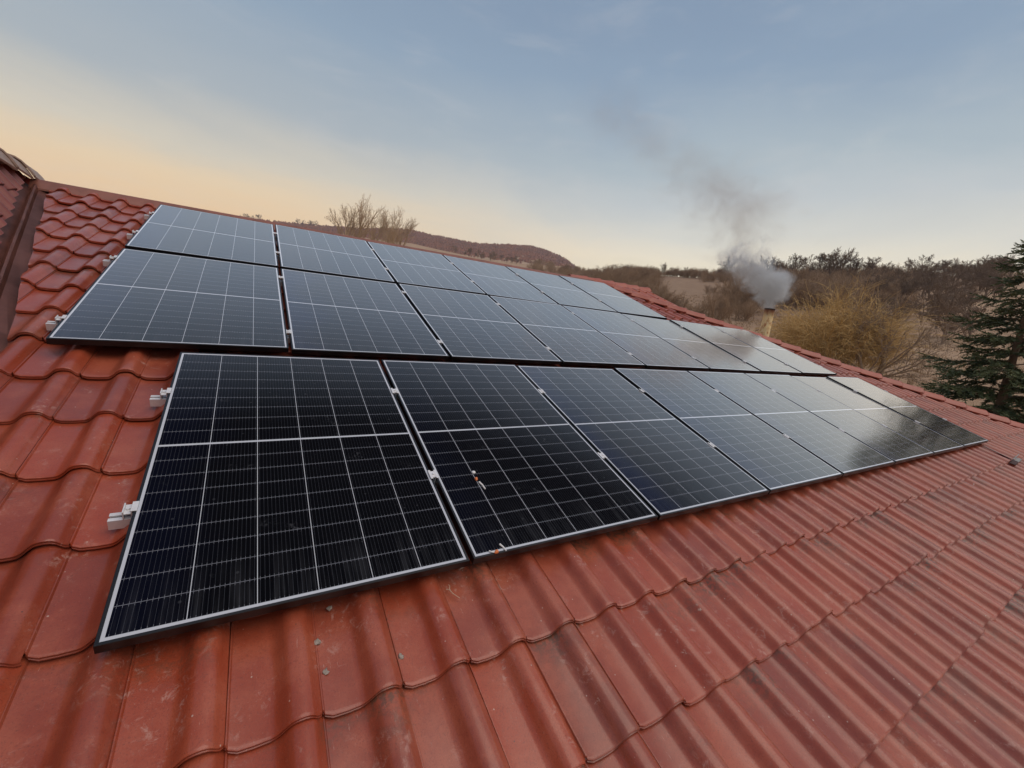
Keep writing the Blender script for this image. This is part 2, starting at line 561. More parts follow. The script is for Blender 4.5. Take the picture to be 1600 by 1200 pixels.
# flat folded ridge trim
bm = bmesh.new()
sec = [(-.115, -.105), (-.112, -.085), (-.04, .005), (-.02, .016), (.02, .016), (.04, .005), (.11, -.085), (.115, -.105)]
rp = []
RZ = roof_to_world((0, VR, -.075))
for X in (-1.10, hip_u(VR) + .05):
    rp.append([bm.verts.new(w2r((X, RZ.y + y, RZ.z + z + .02))) for y, z in sec])
for k in range(len(sec) - 1): bm.faces.new((rp[0][k], rp[1][k], rp[1][k + 1], rp[0][k + 1]))
for r_ in rp: bm.faces.new(r_)
bmesh.ops.recalc_face_normals(bm, faces=bm.faces[:])
on_roof('ridge_trim', bm_mesh('ridge_trim', bm, True, 30), M_TRIM)

# valley flashing with its raised rib
bm = bmesh.new()
sec = [(-.125, .075), (-.105, .03), (-.035, -.018), (-.022, -.012), (-.014, .028), (.0, .036), (.014, .028), (.022, -.012), (.09, -.036), (.22, -.050), (.23, -.040)]
rows_ = []
for k in range(13):
    v = VR - .03 + (VE - VR) * k / 12
    jig = .004 * (k % 2)
    rows_.append([bm.verts.new((valley_u(v) + a, v - .210 * a, -.105 + b + jig)) for a, b in sec])
for r0, r1 in zip(rows_, rows_[1:]):
    for k in range(len(sec) - 1): bm.faces.new((r0[k], r0[k + 1], r1[k + 1], r1[k]))
bmesh.ops.solidify(bm, geom=bm.faces[:], thickness=.002)
bmesh.ops.recalc_face_normals(bm, faces=bm.faces[:])
on_roof('valley_flashing', bm_mesh('valley_flashing', bm, True, 40), M_FLASH)


# other slopes of the same roof, built with the same tiles in their own planes
def slope(name, origin, udir, vdir, L0, L1, V, cuts_uv, seed, mats=M_TILE, coarse=True):
    """a tiled face whose own (u,v) start at origin; cuts in its own plane"""
    udir, vdir = udir.normalized(), vdir.normalized()
    n = udir.cross(vdir)
    me = tile_field(name, L0, L1, -V, 0, lambda u, v: True, [(Vector((c[0], c[1], 0)), Vector((c[2], c[3], 0)).normalized()) for c in cuts_uv] + [(Vector((0, 0, 0)), Vector((0, 1, 0)))], seed, coarse)
    me.transform(Matrix.Translation((0, 0, .10)))
    mm = Matrix((udir, vdir, n)).transposed().to_4x4()
    mm.translation = origin
    me.transform(mm)
    # closed sheet behind the tiles
    o = link_mesh(name, me, mats, house, -HB)
    return o


apex = roof_to_world((hip_u(VR), VR, -.1))
hip_foot = roof_to_world((hip_u(VE), VE, -.1))
# hip end, falling to the right
fall = Vector((hip_foot.x - apex.x, 0, hip_foot.z - apex.z))
slope('hip_end_roof', apex, Vector((0, 1, 0)), -fall, -8.4, 8.4, fall.length,
      [(0, 0, -1, (hip_foot.y - apex.y) / fall.length * -1 * -1), (0, 0, 1, (apex.y - hip_foot.y) / fall.length)], 11)
# rear slope, falling away behind the ridge
Yb = apex.y + (apex.y - hip_foot.y)
back = Vector((0, apex.y - Yb, apex.z - hip_foot.z))
k_ = (hip_foot.x - apex.x) / back.length
slope('rear_roof', apex, Vector((-1, 0, 0)), back, -9.2, 8.8, back.length, [(0, 0, -1, k_)], 12)
# steep wing on the left: its right face drops into the valley
WX, WZ = -1.17, 1.965
fr = Vector((WX, 0, WZ))
wd = Vector((.553, 0, -.833))                # down the wing slope
wing_o = Vector((WX, 5.6, WZ - .03))
# (u runs towards -Y so that the face looks up and right)
vb, vt = roof_to_world((valley_u(VE), VE, -.1)), roof_to_world((valley_u(5.6), 5.6, -.1))
def wing_uv(p):
    q = p - wing_o
    return (-q.y if False else q.y, -(q.dot(wd)))
a_, b_ = wing_uv(vt), wing_uv(vb)
dl = Vector((b_[0] - a_[0], b_[1] - a_[1]))
nl = Vector((dl.y, -dl.x)).normalized()      # pointing below the valley line
if nl.y > 0: nl = -nl
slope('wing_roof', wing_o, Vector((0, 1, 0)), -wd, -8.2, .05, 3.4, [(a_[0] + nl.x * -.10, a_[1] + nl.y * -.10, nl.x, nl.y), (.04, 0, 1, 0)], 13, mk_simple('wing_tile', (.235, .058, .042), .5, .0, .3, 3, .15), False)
slope('wing_roof', wing_o, Vector((0, -1, 0)), Vector((.553, 0, .833)), -.05, 8.2, 3.4, [], 14, M_TILE)
caps_along(w2r((WX - .05, -2.6, WZ - .05)), w2r((WX - .05, 5.62, WZ - .05)), .42, .17, .16, M_CAPGREY, 'ridge_cap', up=RUP, seed=9)

# short rear wing whose ridge end shows beyond the hip
rw = empty('rear_wing', (0, 0, 0), parent=house)
rw.location = -HB
ro = Vector((9.15, 6.05, 1.98))
for s in (1, -1):
    vd = Vector((0, s * CP, SP))
    o = slope('wing_roof', ro, Vector((s, 0, 0)), vd, -3.2 if s > 0 else 0.0, 0.0 if s > 0 else 3.2, 2.2, [(0, 0, s, 0)], 20 + s)
    o.parent = rw
    o.location = (0, 0, 0)
bm = bmesh.new()
g = [(ro.x - .03, ro.y, ro.z + .03), (ro.x - .03, ro.y - 2.0, ro.z - .70), (ro.x - .03, ro.y - 2.0, GZ), (ro.x - .03, ro.y + 2.0, GZ), (ro.x - .03, ro.y + 2.0, ro.z - .70)]
A = [bm.verts.new(p) for p in g]
B = [bm.verts.new((p[0] - 2.4, p[1], p[2] - .02)) for p in g]
bm.faces.new(A); bm.faces.new(B[::-1])
for k in range(5): bm.faces.new((A[k], A[(k + 1) % 5], B[(k + 1) % 5], B[k]))
bmesh.ops.recalc_face_normals(bm, faces=bm.faces[:])
link_mesh('wall', bm_mesh('wall', bm), mk_simple('gable_orange', (.40, .10, .05), .7, .0, .2, 4), rw)
cm = cap_mesh('ridge_cap', .46, .13, .10)
for k in range(6):
    o = link_mesh('ridge_cap', cm, M_CAP, rw)
    o.rotation_euler = (0, R(1.5), math.pi)
    o.location = (ro.x + .02 - k * .4, ro.y, ro.z - .02)

# walls under the eaves
bm = bmesh.new()
ey = hip_foot.y + .45
add_box(bm, -1.2, hip_foot.x - .5, ey, Yb - .45, 0 + GZ, hip_foot.z - .16)
link_mesh('wall', bm_mesh('wall', bm), M_WALL, house, -HB)
bm = bmesh.new()
add_box(bm, -3.0, -.35, -3.2, 5.4, GZ, -.9)
link_mesh('wall', bm_mesh('wall', bm), M_WALL, house, -HB)


# ------------------------------------------------------------------ solar panels
def ring_mesh(name, w, h, prof):
    """closed mitred frame: prof is a list of (inset, z)"""
    verts, faces = [], []
    for d, z in prof:
        verts += [(d, d, z), (w - d, d, z), (w - d, h - d, z), (d, h - d, z)]
    n = len(prof)
    for a in range(n):
        b = (a + 1) % n
        for k in range(4):
            faces.append((a * 4 + k, a * 4 + (k + 1) % 4, b * 4 + (k + 1) % 4, b * 4 + k))
    bm = bmesh.new()
    vs = [bm.verts.new(v) for v in verts]
    for f in faces: bm.faces.new([vs[i] for i in f])
    bmesh.ops.recalc_face_normals(bm, faces=bm.faces[:])
    return bm_mesh(name, bm)


frame_me = ring_mesh('frame', PW, PH, [(0, -.034), (0, -.0012), (.0012, 0), (LIP - .001, 0), (LIP, -.001), (LIP, -.007), (.0035, -.007), (.0035, -.032), (.028, -.032), (.028, -.034)])
bm = bmesh.new()
add_box(bm, LIP - .004, PW - LIP + .004, LIP - .004, PH - LIP + .004, -.0065, -.0018)
glass_me = bm_mesh('glass', bm)
bm = bmesh.new()
add_box(bm, PW / 2 - .05, PW / 2 + .05, PH / 2 - .04, PH / 2 + .04, -.026, -.0068)
jbox_me = bm_mesh('junction_box', bm)

PGAP = 1.134 + .010396
ROWS = [(.566, 0.0, 8), (0.0, 1.762 + .0885, 8), (0.0, 2 * 1.762 + .0885 + .0372, 6)]
ROWNAME = ['bottom', 'middle', 'top']
ORD = ['first', 'second', 'third', 'fourth', 'fifth', 'sixth', 'seventh', 'eighth']
extra = {(0, 0): 'leftmost solar panel of the bottom row, nearest and largest, two bare clamps at its left',
         (0, 1): 'second solar panel of the bottom row, with orange and white scraps lying on it',
         (0, 5): 'sixth solar panel from the left in the bottom row, dark tree reflection beginning on it',
         (0, 6): 'seventh solar panel from the left in the bottom row, crossed by the dark tree reflection',
         (0, 7): 'last solar panel at the right end of the bottom row, its lower corner furthest right',
         (1, 0): 'leftmost solar panel of the middle row, jutting out left over the bottom row',
         (1, 7): 'last solar panel at the right end of the middle row, beside the hip caps',
         (2, 0): 'leftmost solar panel of the top row, its upper left corner touching the ridge',
         (2, 5): 'last solar panel at the right end of the top row, under the hip start'}
for ri, (pu, pv, n) in enumerate(ROWS):
    for i in range(n):
        o = empty('solar_panel', roof_to_world((pu + i * PGAP, pv, 0)), (PITCH + rnd.gauss(0, R(.22)), rnd.gauss(0, R(.22)), 0))
        tag(o, extra.get((ri, i), '%s black solar panel from the left end of the %s row on the red roof' % (ORD[i], ROWNAME[ri])), 'solar panel', 'solar panels in three rows on the roof')
        link_mesh('frame', frame_me, M_FRAME, o)
        link_mesh('glass', glass_me, M_CELL, o)
        link_mesh('junction_box', jbox_me, M_FRAME, o)


# ------------------------------------------------------------------ rails and clamps
def rail_mesh(L):
    sec = [(-.020, -.078), (.020, -.078), (.020, -.0365), (.0055, -.0365), (.0055, -.041), (.0105, -.041), (.0105, -.050), (-.0105, -.050), (-.0105, -.041), (-.0055, -.041), (-.0055, -.0365), (-.020, -.0365)]
    bm = bmesh.new()
    A = [bm.verts.new((0, y, z)) for y, z in sec]
    B = [bm.verts.new((L, y, z)) for y, z in sec]
    for k in range(len(sec)): bm.faces.new((A[k], A[(k + 1) % len(sec)], B[(k + 1) % len(sec)], B[k]))
    bmesh.ops.recalc_face_normals(bm, faces=bm.faces[:])
    bmesh.ops.solidify(bm, geom=bm.faces[:], thickness=.0022)
    bmesh.ops.recalc_face_normals(bm, faces=bm.faces[:])
    return bm_mesh('rail', bm)


def mid_clamp():
    bm = bmesh.new()
    hv = .030
    add_box(bm, -.021, -.0085, -hv, hv, .0008, .0045, .0008)
    add_box(bm, .0085, .021, -hv, hv, .0008, .0045, .0008)
    add_box(bm, -.0085, .0085, -hv * .72, hv * .72, -.004, .0030)
    add_box(bm, -.0095, -.0065, -hv * .72, hv * .72, -.036, -.004)
    add_box(bm, .0065, .0095, -hv * .72, hv * .72, -.036, -.004)
    add_tube(bm, [(0, 0, .003), (0, 0, .009)], [.0065, .0062], 8)
    return bm_mesh('mid_clamp', bm)


def end_clamp(side):
    bm = bmesh.new()
    s = side
    def bx(a, b, *k): add_box(bm, min(a * s, b * s), max(a * s, b * s), *k)
    bx(-.0025, .011, -.024, .024, .0008, .0040, .0006)        # lip over the frame
    bx(-.0065, -.0025, -.024, .024, -.0365, .0040, .0006)     # upright
    bx(-.026, -.0065, -.024, .024, -.0120, -.0085, .0006)     # shelf that takes the bolt
    bx(-.030, -.026, -.024, .024, -.0365, .0015, .0006)       # outer leg
    add_tube(bm, [(-.0165 * s, 0, -.0085), (-.0165 * s, 0, -.002)], [.0062, .006], 8)
    return bm_mesh('end_clamp', bm)


mc_me = mid_clamp()
ec_me = {1: end_clamp(1), -1: end_clamp(-1)}
for ri, vs, words in ((0, (.52, 1.32), 'bottom'), (1, (2.125, 3.318), 'middle'), (2, (4.13, 4.94), 'top')):
    pu, pv, n = ROWS[ri]
    L = (n - 1) * PGAP + PW
    for vi, v in enumerate(vs):
        o = empty('mounting_rail', roof_to_world((pu, v, 0)), (PITCH, 0, 0))
        tag(o, '%s silver aluminium rail with clamps holding the %s row of panels' % (('lower', 'upper')[vi], words), 'rail', 'mounting rails under the panel rows')
        rr = link_mesh('rail', rail_mesh(L + .072 + .07), M_ALU, o, (-.072, 0, 0))
        link_mesh('end_clamp', ec_me[1], M_ALU, o, (0, .002, 0))
        link_mesh('end_clamp', ec_me[-1], M_ALU, o, (L, -.002, 0))
        for i in range(n - 1):
            link_mesh('mid_clamp', mc_me, M_ALU, o, (i * PGAP + PW + (PGAP - PW) / 2, rnd.gauss(0, .004), .0005))

# ------------------------------------------------------------------ chimney pipe and small things
def mk_rust():
    m, t = mat('rusty_pipe')
    v = objco(t)
    z = t.n('ShaderNodeSeparateXYZ', {0: v}).outputs[2]
    st = t.n('ShaderNodeMapping', {'Vector': v, 'Scale': (5, 5, 2.2)}).outputs[0]
    n = t.noise(st, 2.4, 5, .65)
    c = t.mix(t.smooth(n, .48, .66), (.92, .70, .36), (.55, .25, .10))
    c = t.mix(t.math('MULTIPLY', t.smooth(t.noise(st, 6, 4, .6), .52, .7), .7), c, (.92, .80, .56))
    c = t.mix(t.smooth(t.math('ADD', z, t.math('MULTIPLY', n, .16)), 1.64, 1.88), c, (.20, .07, .03))
    c = t.mix(t.smooth(t.math('ADD', z, t.math('MULTIPLY', n, .05)), 1.78, 1.84), c, (.012, .010, .009))
    principled(t, Base_Color=c, Roughness=.75, Normal=t.n('ShaderNodeBump', {'Strength': .4, 'Distance': .01, 'Height': n}).outputs[0])
    return m


PIPE = Vector((11.03, 4.10, 0))
chim = D.objects.new('chimney_pipe', None)
bm = bmesh.new()
prev = None
N = 20
zs = [(-.2, .108), (.95, .108), (.951, .113), (.985, .113), (.986, .108), (1.36, .107), (1.361, .112), (1.395, .112), (1.396, .106), (1.775, .105), (1.80, .112), (1.815, .112), (1.815, .092), (1.2, .092)]
rings = [[bm.verts.new((r_ * math.cos(k * 2 * math.pi / N), r_ * math.sin(k * 2 * math.pi / N), z)) for k in range(N)] for z, r_ in zs]
for r0, r1 in zip(rings, rings[1:]):
    for k in range(N): bm.faces.new((r0[k], r0[(k + 1) % N], r1[(k + 1) % N], r1[k]))
bm.faces.new(rings[-1])
bmesh.ops.recalc_face_normals(bm, faces=bm.faces[:])
link_mesh('chimney_pipe', bm_mesh('chimney_pipe', bm, True, 40), mk_rust(), house, PIPE - HB, (R(1.2), R(1.5), 0))

M_WHITE = mk_simple('white_plastic', (.78, .78, .76), .4)
M_ORANGE = mk_simple('orange_plastic', (.72, .20, .05), .4)
M_TWIGDRY = mk_simple('dry_twig', (.52, .34, .24), .8)
M_CRUMB = mk_simple('grey_moss', (.44, .38, .32), .95, 0, .5, 60, .6)
M_LEAD = mk_simple('dark_lead', (.10, .095, .09), .55, .3, .3, 10)


def small(name, me, m, uvw, ang, label, cat, group=None):
    o = link_mesh(name, me, m, None)
    rm = Matrix.Rotation(PITCH, 4, 'X') @ Matrix.Rotation(ang, 4, 'Z')
    rm.translation = roof_to_world(uvw)
    o.matrix_world = rm
    return tag(o, label, cat, group)


def stick_me(L, r0, r1, bend=0.0, sides=6):
    bm = bmesh.new()
    add_tube(bm, [(-L / 2, 0, r0), (0, bend, max(r0, r1)), (L / 2, 0, r1)], [r0, (r0 + r1) / 2, r1], sides)
    return bm_mesh('stick', bm, True, 50)


def blob_me(r, seed, flat=.5, sub=2, amp=.3):
    bm = bmesh.new()
    bmesh.ops.create_icosphere(bm, subdivisions=sub, radius=r)
    for v in bm.verts:
        k = 1 + amp * mnoise.noise(v.co / r * 1.3 + Vector((seed * 3.1, 0, 0)))
        v.co = Vector((v.co.x * k, v.co.y * k, v.co.z * k * flat + r * flat * .75))
    return bm_mesh('blob', bm, True, 60)


small('plastic_scrap', blob_me(.0105, 1, .5, 2, .1), M_WHITE, (1.918, .503, -.0015), 0, 'small round white plastic cap lying on the second bottom panel', 'cap')
bm = bmesh.new()
add_tube(bm, [(-.013, 0, .005), (-.003, 0, .006), (.002, 0, .006), (.006, 0, .005)], [.003, .0082, .0085, .005], 8)
wall_plug = bm_mesh('plug', bm, True, 50)
small('plastic_plug', wall_plug, M_ORANGE, (1.910, .452, -.0015), R(80), 'orange plastic plug lying just below the white cap on the panel', 'plug')
small('plastic_strip', stick_me(.055, .0042, .0036, .003), M_WHITE, (1.923, .402, -.0015), R(-78), 'short white plastic strip lying beside the orange plug on the panel', 'strip')
small('plastic_plug', wall_plug, M_ORANGE, (1.818, .006, .0005), R(20), 'orange plastic plug caught at the lower frame edge of the second bottom panel', 'plug')
small('plastic_strip', stick_me(.042, .004, .003, .002), M_WHITE, (1.857, .022, -.0012), R(-70), 'white plastic strip at the lower frame edge beside an orange plug', 'strip')
small('plastic_strip', stick_me(.030, .0035, .003, .002), M_WHITE, (1.800, .012, .0005), R(150), 'tiny white strip left of the orange plug at the lower frame edge', 'strip')


def at_px(px, py, wv):
    ray = m3 @ Vector(((px - 800) / 660.106, -(py - 600) / 660.106, -1))
    n = roof_to_world((0, 0, 1))
    t = (wv - CAM.dot(n)) / ray.dot(n)
    return w2r(CAM + ray * t)


bm = bmesh.new()
add_tube(bm, [(0, 0, .004), (.012, .003, .010), (.03, -.001, .008), (.065, .004, .003)], [.0025, .0022, .002, .0012], 5)
add_tube(bm, [(.012, .003, .010), (.004, .016, .012), (-.006, .02, .008)], [.002, .0018, .001], 5)
small('twig', bm_mesh('twig', bm, True, 60), M_TWIGDRY, at_px(697, 922, WB + .022), R(-55), 'pale forked dry twig lying on the tiles below the first bottom panel', 'twig')
crumbs = [((495, 1005), .010, 'grey moss crumb on the roll joint below the nearest panel, close to the frame'),
          ((626, 1027), .010, 'grey moss crumb on the tile below the second bottom panel'),
          ((509, 1051), .009, 'grey moss crumb on the pan lowest under the nearest panel'),
          ((515, 951), .008, 'tiny grey moss crumb tight under the lower frame of the nearest panel')]
for k, (q, r_, lab) in enumerate(crumbs):
    p = at_px(q[0], q[1], WB + .015)
    small('moss_crumb', blob_me(r_, k + 5, .6, 2, .9), M_CRUMB, p, k * 1.1, lab, 'moss')
# the lead strip and the bracket at the far right end of the panels
bm = bmesh.new()
add_box(bm, -.01, .01, -.26, .02, .0, .006)
add_box(bm, -.01, .01, -.275, -.26, -.02, .006)
p = at_px(1538, 698, WB + .05)
small('roof_hook', bm_mesh('roof_hook', bm), M_LEAD, p, R(8), 'dark metal strip lying on the tiles just below the far end of the bottom row', 'hook')
bm = bmesh.new()
add_box(bm, 0, .55, -.03, .03, .0, .010, .002)
add_box(bm, 0, .012, -.03, .03, .010, .055)
add_box(bm, .0, .55, .022, .030, .010, .06)
p = at_px(1582, 725, WB + .05)
small('snow_guard', bm_mesh('snow_guard', bm), mk_simple('grey_zinc', (.30, .30, .29), .5, .3, .3, 12), p, R(4), 'grey metal snow guard on the tiles at the right edge of the roof', 'snow guard')


# ------------------------------------------------------------------ the ground
def lerp_table(tab, a):
    if a <= tab[0][0]: return tab[0][1]
    for (a0, v0), (a1, v1) in zip(tab, tab[1:]):
        if a <= a1:
            f = (a - a0) / (a1 - a0)
            return v0 + (v1 - v0) * f
    return tab[-1][1]


def sstep(a, b, x):
    f = min(1, max(0, (x - a) / (b - a)))
    return f * f * (3 - 2 * f)


FAR_SKY = [(-180, 8.0), (-60, 7.0), (-20, 7.0), (-1.2, 7.5), (6.5, 8.15), (10.8, 8.6), (14, 9.1), (16.8, 9.35), (19, 9.2), (21.6, 9.05), (24, 8.85), (26.6, 8.9),
           (29.5, 9.2), (32.4, 9.25), (34, 9.0), (35.8, 8.55), (38.9, 7.75), (42, 7.3), (46, 6.6), (180, 6.0)]
FIELD = [(-60, 6.4), (-20, 6.6), (5, 7.3), (10, 7.75), (17, 7.95), (21, 7.6), (26, 7.15), (33, 7.1), (37, 7.3), (42, 7.45), (180, 7.2)]
NEAR = [(30, 7.2), (38, 7.4), (43, 7.45), (49, 7.05), (54.7, 7.2), (60, 7.35), (66, 7.3), (72, 7.5), (76, 8.0), (79, 8.4), (95, 8.3), (180, 8.0)]


def z_el(r, el): return CAM.z + r * math.tan(R(el))


def ground_z(x, y):
    dx, dy = x - CAM.x, y - CAM.y
    r = math.hypot(dx, dy)
    az = math.degrees(math.atan2(dx, dy))
    if az < -120: az = 180
    k = sstep(36, 47, az) if az < 100 else 1.0
    fs, ff, nn = lerp_table(FAR_SKY, az), lerp_table(FIELD, az), lerp_table(NEAR, az)
    left = [(0, GZ), (18, GZ), (32, -4.2), (60, z_el(60, -2.2)), (120, z_el(120, 2.2)), (250, z_el(250, 5.2)), (400, z_el(400, ff - .7)), (520, z_el(520, ff)),
            (640, z_el(640, ff - .35)), (800, z_el(800, ff - .5)), (1000, z_el(1000, 6.9)), (1250, z_el(1250, fs - .9)), (1500, z_el(1500, fs)), (1800, z_el(1800, fs - 1.2)), (3000, 120), (9000, 60)]
    right = [(0, GZ), (18, GZ), (28, -3.6), (40, z_el(40, -2.6)), (60, z_el(60, .1)), (100, z_el(100, 3.3)), (160, z_el(160, nn - 1.6)), (210, z_el(210, nn - .15)), (235, z_el(235, nn)),
             (290, z_el(290, nn - .5)), (420, z_el(420, nn - 1.9)), (1500, 70), (9000, 20)]
    z = lerp_table(left, r) * (1 - k) + lerp_table(right, r) * k
    if r > 22:
        z += mnoise.noise(Vector((x * .05, y * .05, 0))) * min(.5, r * .006) + mnoise.noise(Vector((x * .011, y * .011, 3))) * min(2.2, r * .006)
    return z


verts, faces, scrub = [], [], []
azs = [-180 + k * 6 for k in range(24)] + [-36 + k * .75 for k in range(185)] + [103 + k * 7 for k in range(12)]
azs = [a for a in azs if a < 180]
rs = [0.0]
r_ = 3.0
while r_ < 2500:
    rs.append(r_)
    r_ *= 1.055
na = len(azs)
for r_ in rs:
    for a in azs:
        x, y = CAM.x + r_ * math.sin(R(a)), CAM.y + r_ * math.cos(R(a))
        verts.append((x, y, ground_z(x, y)))
        sc = sstep(70, 95, r_) * (1 - sstep(250, 330, r_)) * (1 - sstep(70, 75, a)) if 38 < a < 76 else 0
        if 48.5 < a < 58.3 and 84 < r_ < 215: sc *= .6
        scrub.append(sc)
for i in range(len(rs) - 1):
    for k in range(na):
        k2 = (k + 1) % na
        faces.append((i * na + k, i * na + k2, (i + 1) * na + k2, (i + 1) * na + k))


def mk_ground():
    m, t = mat('dry_meadow')
    v = objco(t)
    n1 = t.noise(v, .035, 5, .6)
    n2 = t.noise(v, .35, 6, .65)
    n3 = t.noise(t.n('ShaderNodeMapping', {'Vector': v, 'Scale': (1, 3, 2)}).outputs[0], 2.5, 5, .7)
    c = t.mix(t.smooth(n1, .38, .62), (.43, .30, .195), (.36, .245, .16))
    c = t.mix(t.math('MULTIPLY', t.smooth(n2, .42, .68), .7), c, (.29, .19, .13))
    c = t.mix(t.math('MULTIPLY', t.smooth(n3, .48, .70), .55), c, (.50, .37, .25))
    sa = t.n('ShaderNodeAttribute', attribute_name='scrub').outputs['Fac']
    c = t.mix(t.math('MULTIPLY', sa, .85), c, (.21, .140, .098))
    bump = t.n('ShaderNodeBump', {'Strength': .45, 'Distance': .6, 'Height': t.math('ADD', n2, t.math('MULTIPLY', n3, .4))}).outputs[0]
    principled(t, Base_Color=c, Roughness=.95, Specular_IOR_Level=.1, Normal=bump)
    return m


g_me = mesh_from('ground', verts, faces)
g_me.attributes.new('scrub', 'FLOAT', 'POINT').data.foreach_set('value', scrub)
ground = link_mesh('ground', g_me, mk_ground())
tag(ground, 'brown dry winter meadow and hillside rising behind the house', 'ground', kind='structure')


def polar(az, r): return CAM.x + r * math.sin(R(az)), CAM.y + r * math.cos(R(az))


# ------------------------------------------------------------------ plants
M_BARK = mk_twig('bark', (.27, .19, .135), (.20, .14, .10))
M_SHRUB = mk_twig('shrub_twigs', (.45, .31, .20), (.34, .23, .15))
M_GREYTW = mk_twig('grey_twigs', (.43, .32, .225), (.33, .24, .17))
M_POPLAR = mk_twig('poplar_twigs', (.62, .46, .31), (.50, .36, .24))
M_WILLOW = mk_twig('willow_shoots', (.72, .49, .21), (.56, .38, .17))


class Wood:
    """branching wood as 3- to 6-sided tubes collected in one mesh"""
    def __init__(s): s.v, s.f = [], []

    def tube(s, pts, rad, sides=3):
        rings = []
        a = None
        for i, p in enumerate(pts):
            t = (pts[min(i + 1, len(pts) - 1)] - pts[max(0, i - 1)])
            if t.length < 1e-6: t = Vector((0, 0, 1))
            t = t.normalized()
            a = t.orthogonal().normalized() if a is None else (a - t * a.dot(t)).normalized()
            b = t.cross(a)
            base = len(s.v)
            for k in range(sides):
                th = k * 2 * math.pi / sides
                s.v.append(p + (a * math.cos(th) + b * math.sin(th)) * rad[i])
            rings.append(base)
        for r0, r1 in zip(rings, rings[1:]):
            for k in range(sides):
                s.f.append((r0 + k, r0 + (k + 1) % sides, r1 + (k + 1) % sides, r1 + k))

    def mesh(s, name): return mesh_from(name, [tuple(p) for p in s.v], s.f, True)


def grow(r, trunk, twigs, p, d, L, rad, level, maxl, cfg):
    """recursive limb; levels 0-1 go into trunk, deeper ones into twigs"""
    n = 4 if level < 2 else 3
    pts, rr = [p.copy()], [rad]
    dd = d.copy()
    for i in range(n):
        wob = cfg['wob'] * (1 + level * .35)
        dd = (dd + Vector((r.gauss(0, wob), r.gauss(0, wob), r.gauss(0, wob) + cfg['up'] * (1 if level else .3)))).normalized()
        if level >= cfg.get('droop_from', 99): dd = (dd + Vector((0, 0, -cfg['droop']))).normalized()
        pts.append(pts[-1] + dd * (L / n))
        rr.append(rad * (1 - (i + 1) / n * (.55 if level < maxl else .8)))
    (trunk if level <= cfg.get('trunk_lv', 1) else twigs).tube(pts, rr, 5 if level < 2 else 3)
    if level >= maxl: return
    kids = cfg['kids'][level]
    for k in range(kids):
        f = cfg['from'][level] + (1 - cfg['from'][level]) * ((k + r.random() * .8) / kids)
        x = min(f, .999) * n
        i = int(x)
        q = pts[i].lerp(pts[i + 1], x - i)
        axis = (pts[i + 1] - pts[i]).normalized()
        side = axis.orthogonal().normalized()
        side.rotate(Matrix.Rotation(r.random() * 2 * math.pi, 3, axis))
        ang = cfg['ang'][level] * (1 + r.gauss(0, .18))
        nd = (axis * math.cos(ang) + side * math.sin(ang)).normalized()
        grow(r, trunk, twigs, q, nd, L * cfg['len'][level] * (1.15 - .55 * f) * r.uniform(.75, 1.15), max(cfg['rmin'], rr[min(i + 1, n)] * cfg['rad']), level + 1, maxl, cfg)


def bare_tree(seed, H, cfg):
    r = random.Random(seed)
    T, B = Wood(), Wood()
    H0 = H
    for st in range(cfg.get('stems', 1)):
        lean = cfg.get('lean', .05)
        d = Vector((r.gauss(0, lean), r.gauss(0, lean), 1)).normalized()
        off = Vector((r.gauss(0, cfg.get('spread', 0)), r.gauss(0, cfg.get('spread', 0)), -.15))
        grow(r, T, B, off, d, H * cfg['h0'] * r.uniform(.8, 1.1), H * cfg['r0'], 0, cfg['maxl'], cfg)
    zs_ = sorted(p.z for p in T.v + B.v)
    k = H0 / zs_[int(len(zs_) * .998)]
    for W_ in (T, B): W_.v = [p * k for p in W_.v]
    return T, B


CF_ROUND = dict(h0=.42, r0=.020, maxl=5, wob=.11, up=.07, kids=[7, 6, 5, 4, 3], ang=[.75, .62, .6, .55, .5], len=[.95, .66, .58, .5, .5], rad=.60, rmin=.012, **{'from': [.18, .2, .2, .15, .15]}, lean=.10)
CF_SHRUB = dict(h0=.60, r0=.012, maxl=3, wob=.12, up=.07, kids=[8, 6, 5], ang=[.5, .5, .5], len=[.62, .6, .55], rad=.6, rmin=.011, **{'from': [.08, .12, .12]}, stems=11, spread=.75, lean=.36, trunk_lv=-1)
CF_POPLAR = dict(h0=.46, r0=.017, maxl=5, wob=.06, up=.055, kids=[7, 6, 5, 4, 4], ang=[.42, .44, .48, .5, .5], len=[.80, .58, .55, .5, .5], rad=.58, rmin=.0115, **{'from': [.40, .18, .12, .1, .1]}, lean=.03)


def join_wood(T, B, name):
    off = len(T.v)
    return mesh_from(name, [tuple(p) for p in T.v + B.v], T.f + [tuple(i + off for i in f) for f in B.f], True)


# two tall bare poplars behind the ridge on the left
def plant_tree(name, az, r, H, cfg, seed, label, cat, mt, mb, group=None, dz=0.0, rot=0.0):
    x, y = polar(az, r)
    o = empty(name, (x, y, ground_z(x, y) + dz), (0, 0, rot))
    tag(o, label, cat, group)
    T, B = bare_tree(seed, H, cfg)
    link_mesh('trunk', T.mesh('trunk'), mt, o)
    link_mesh('crown', B.mesh('crown'), mb, o)
    return o


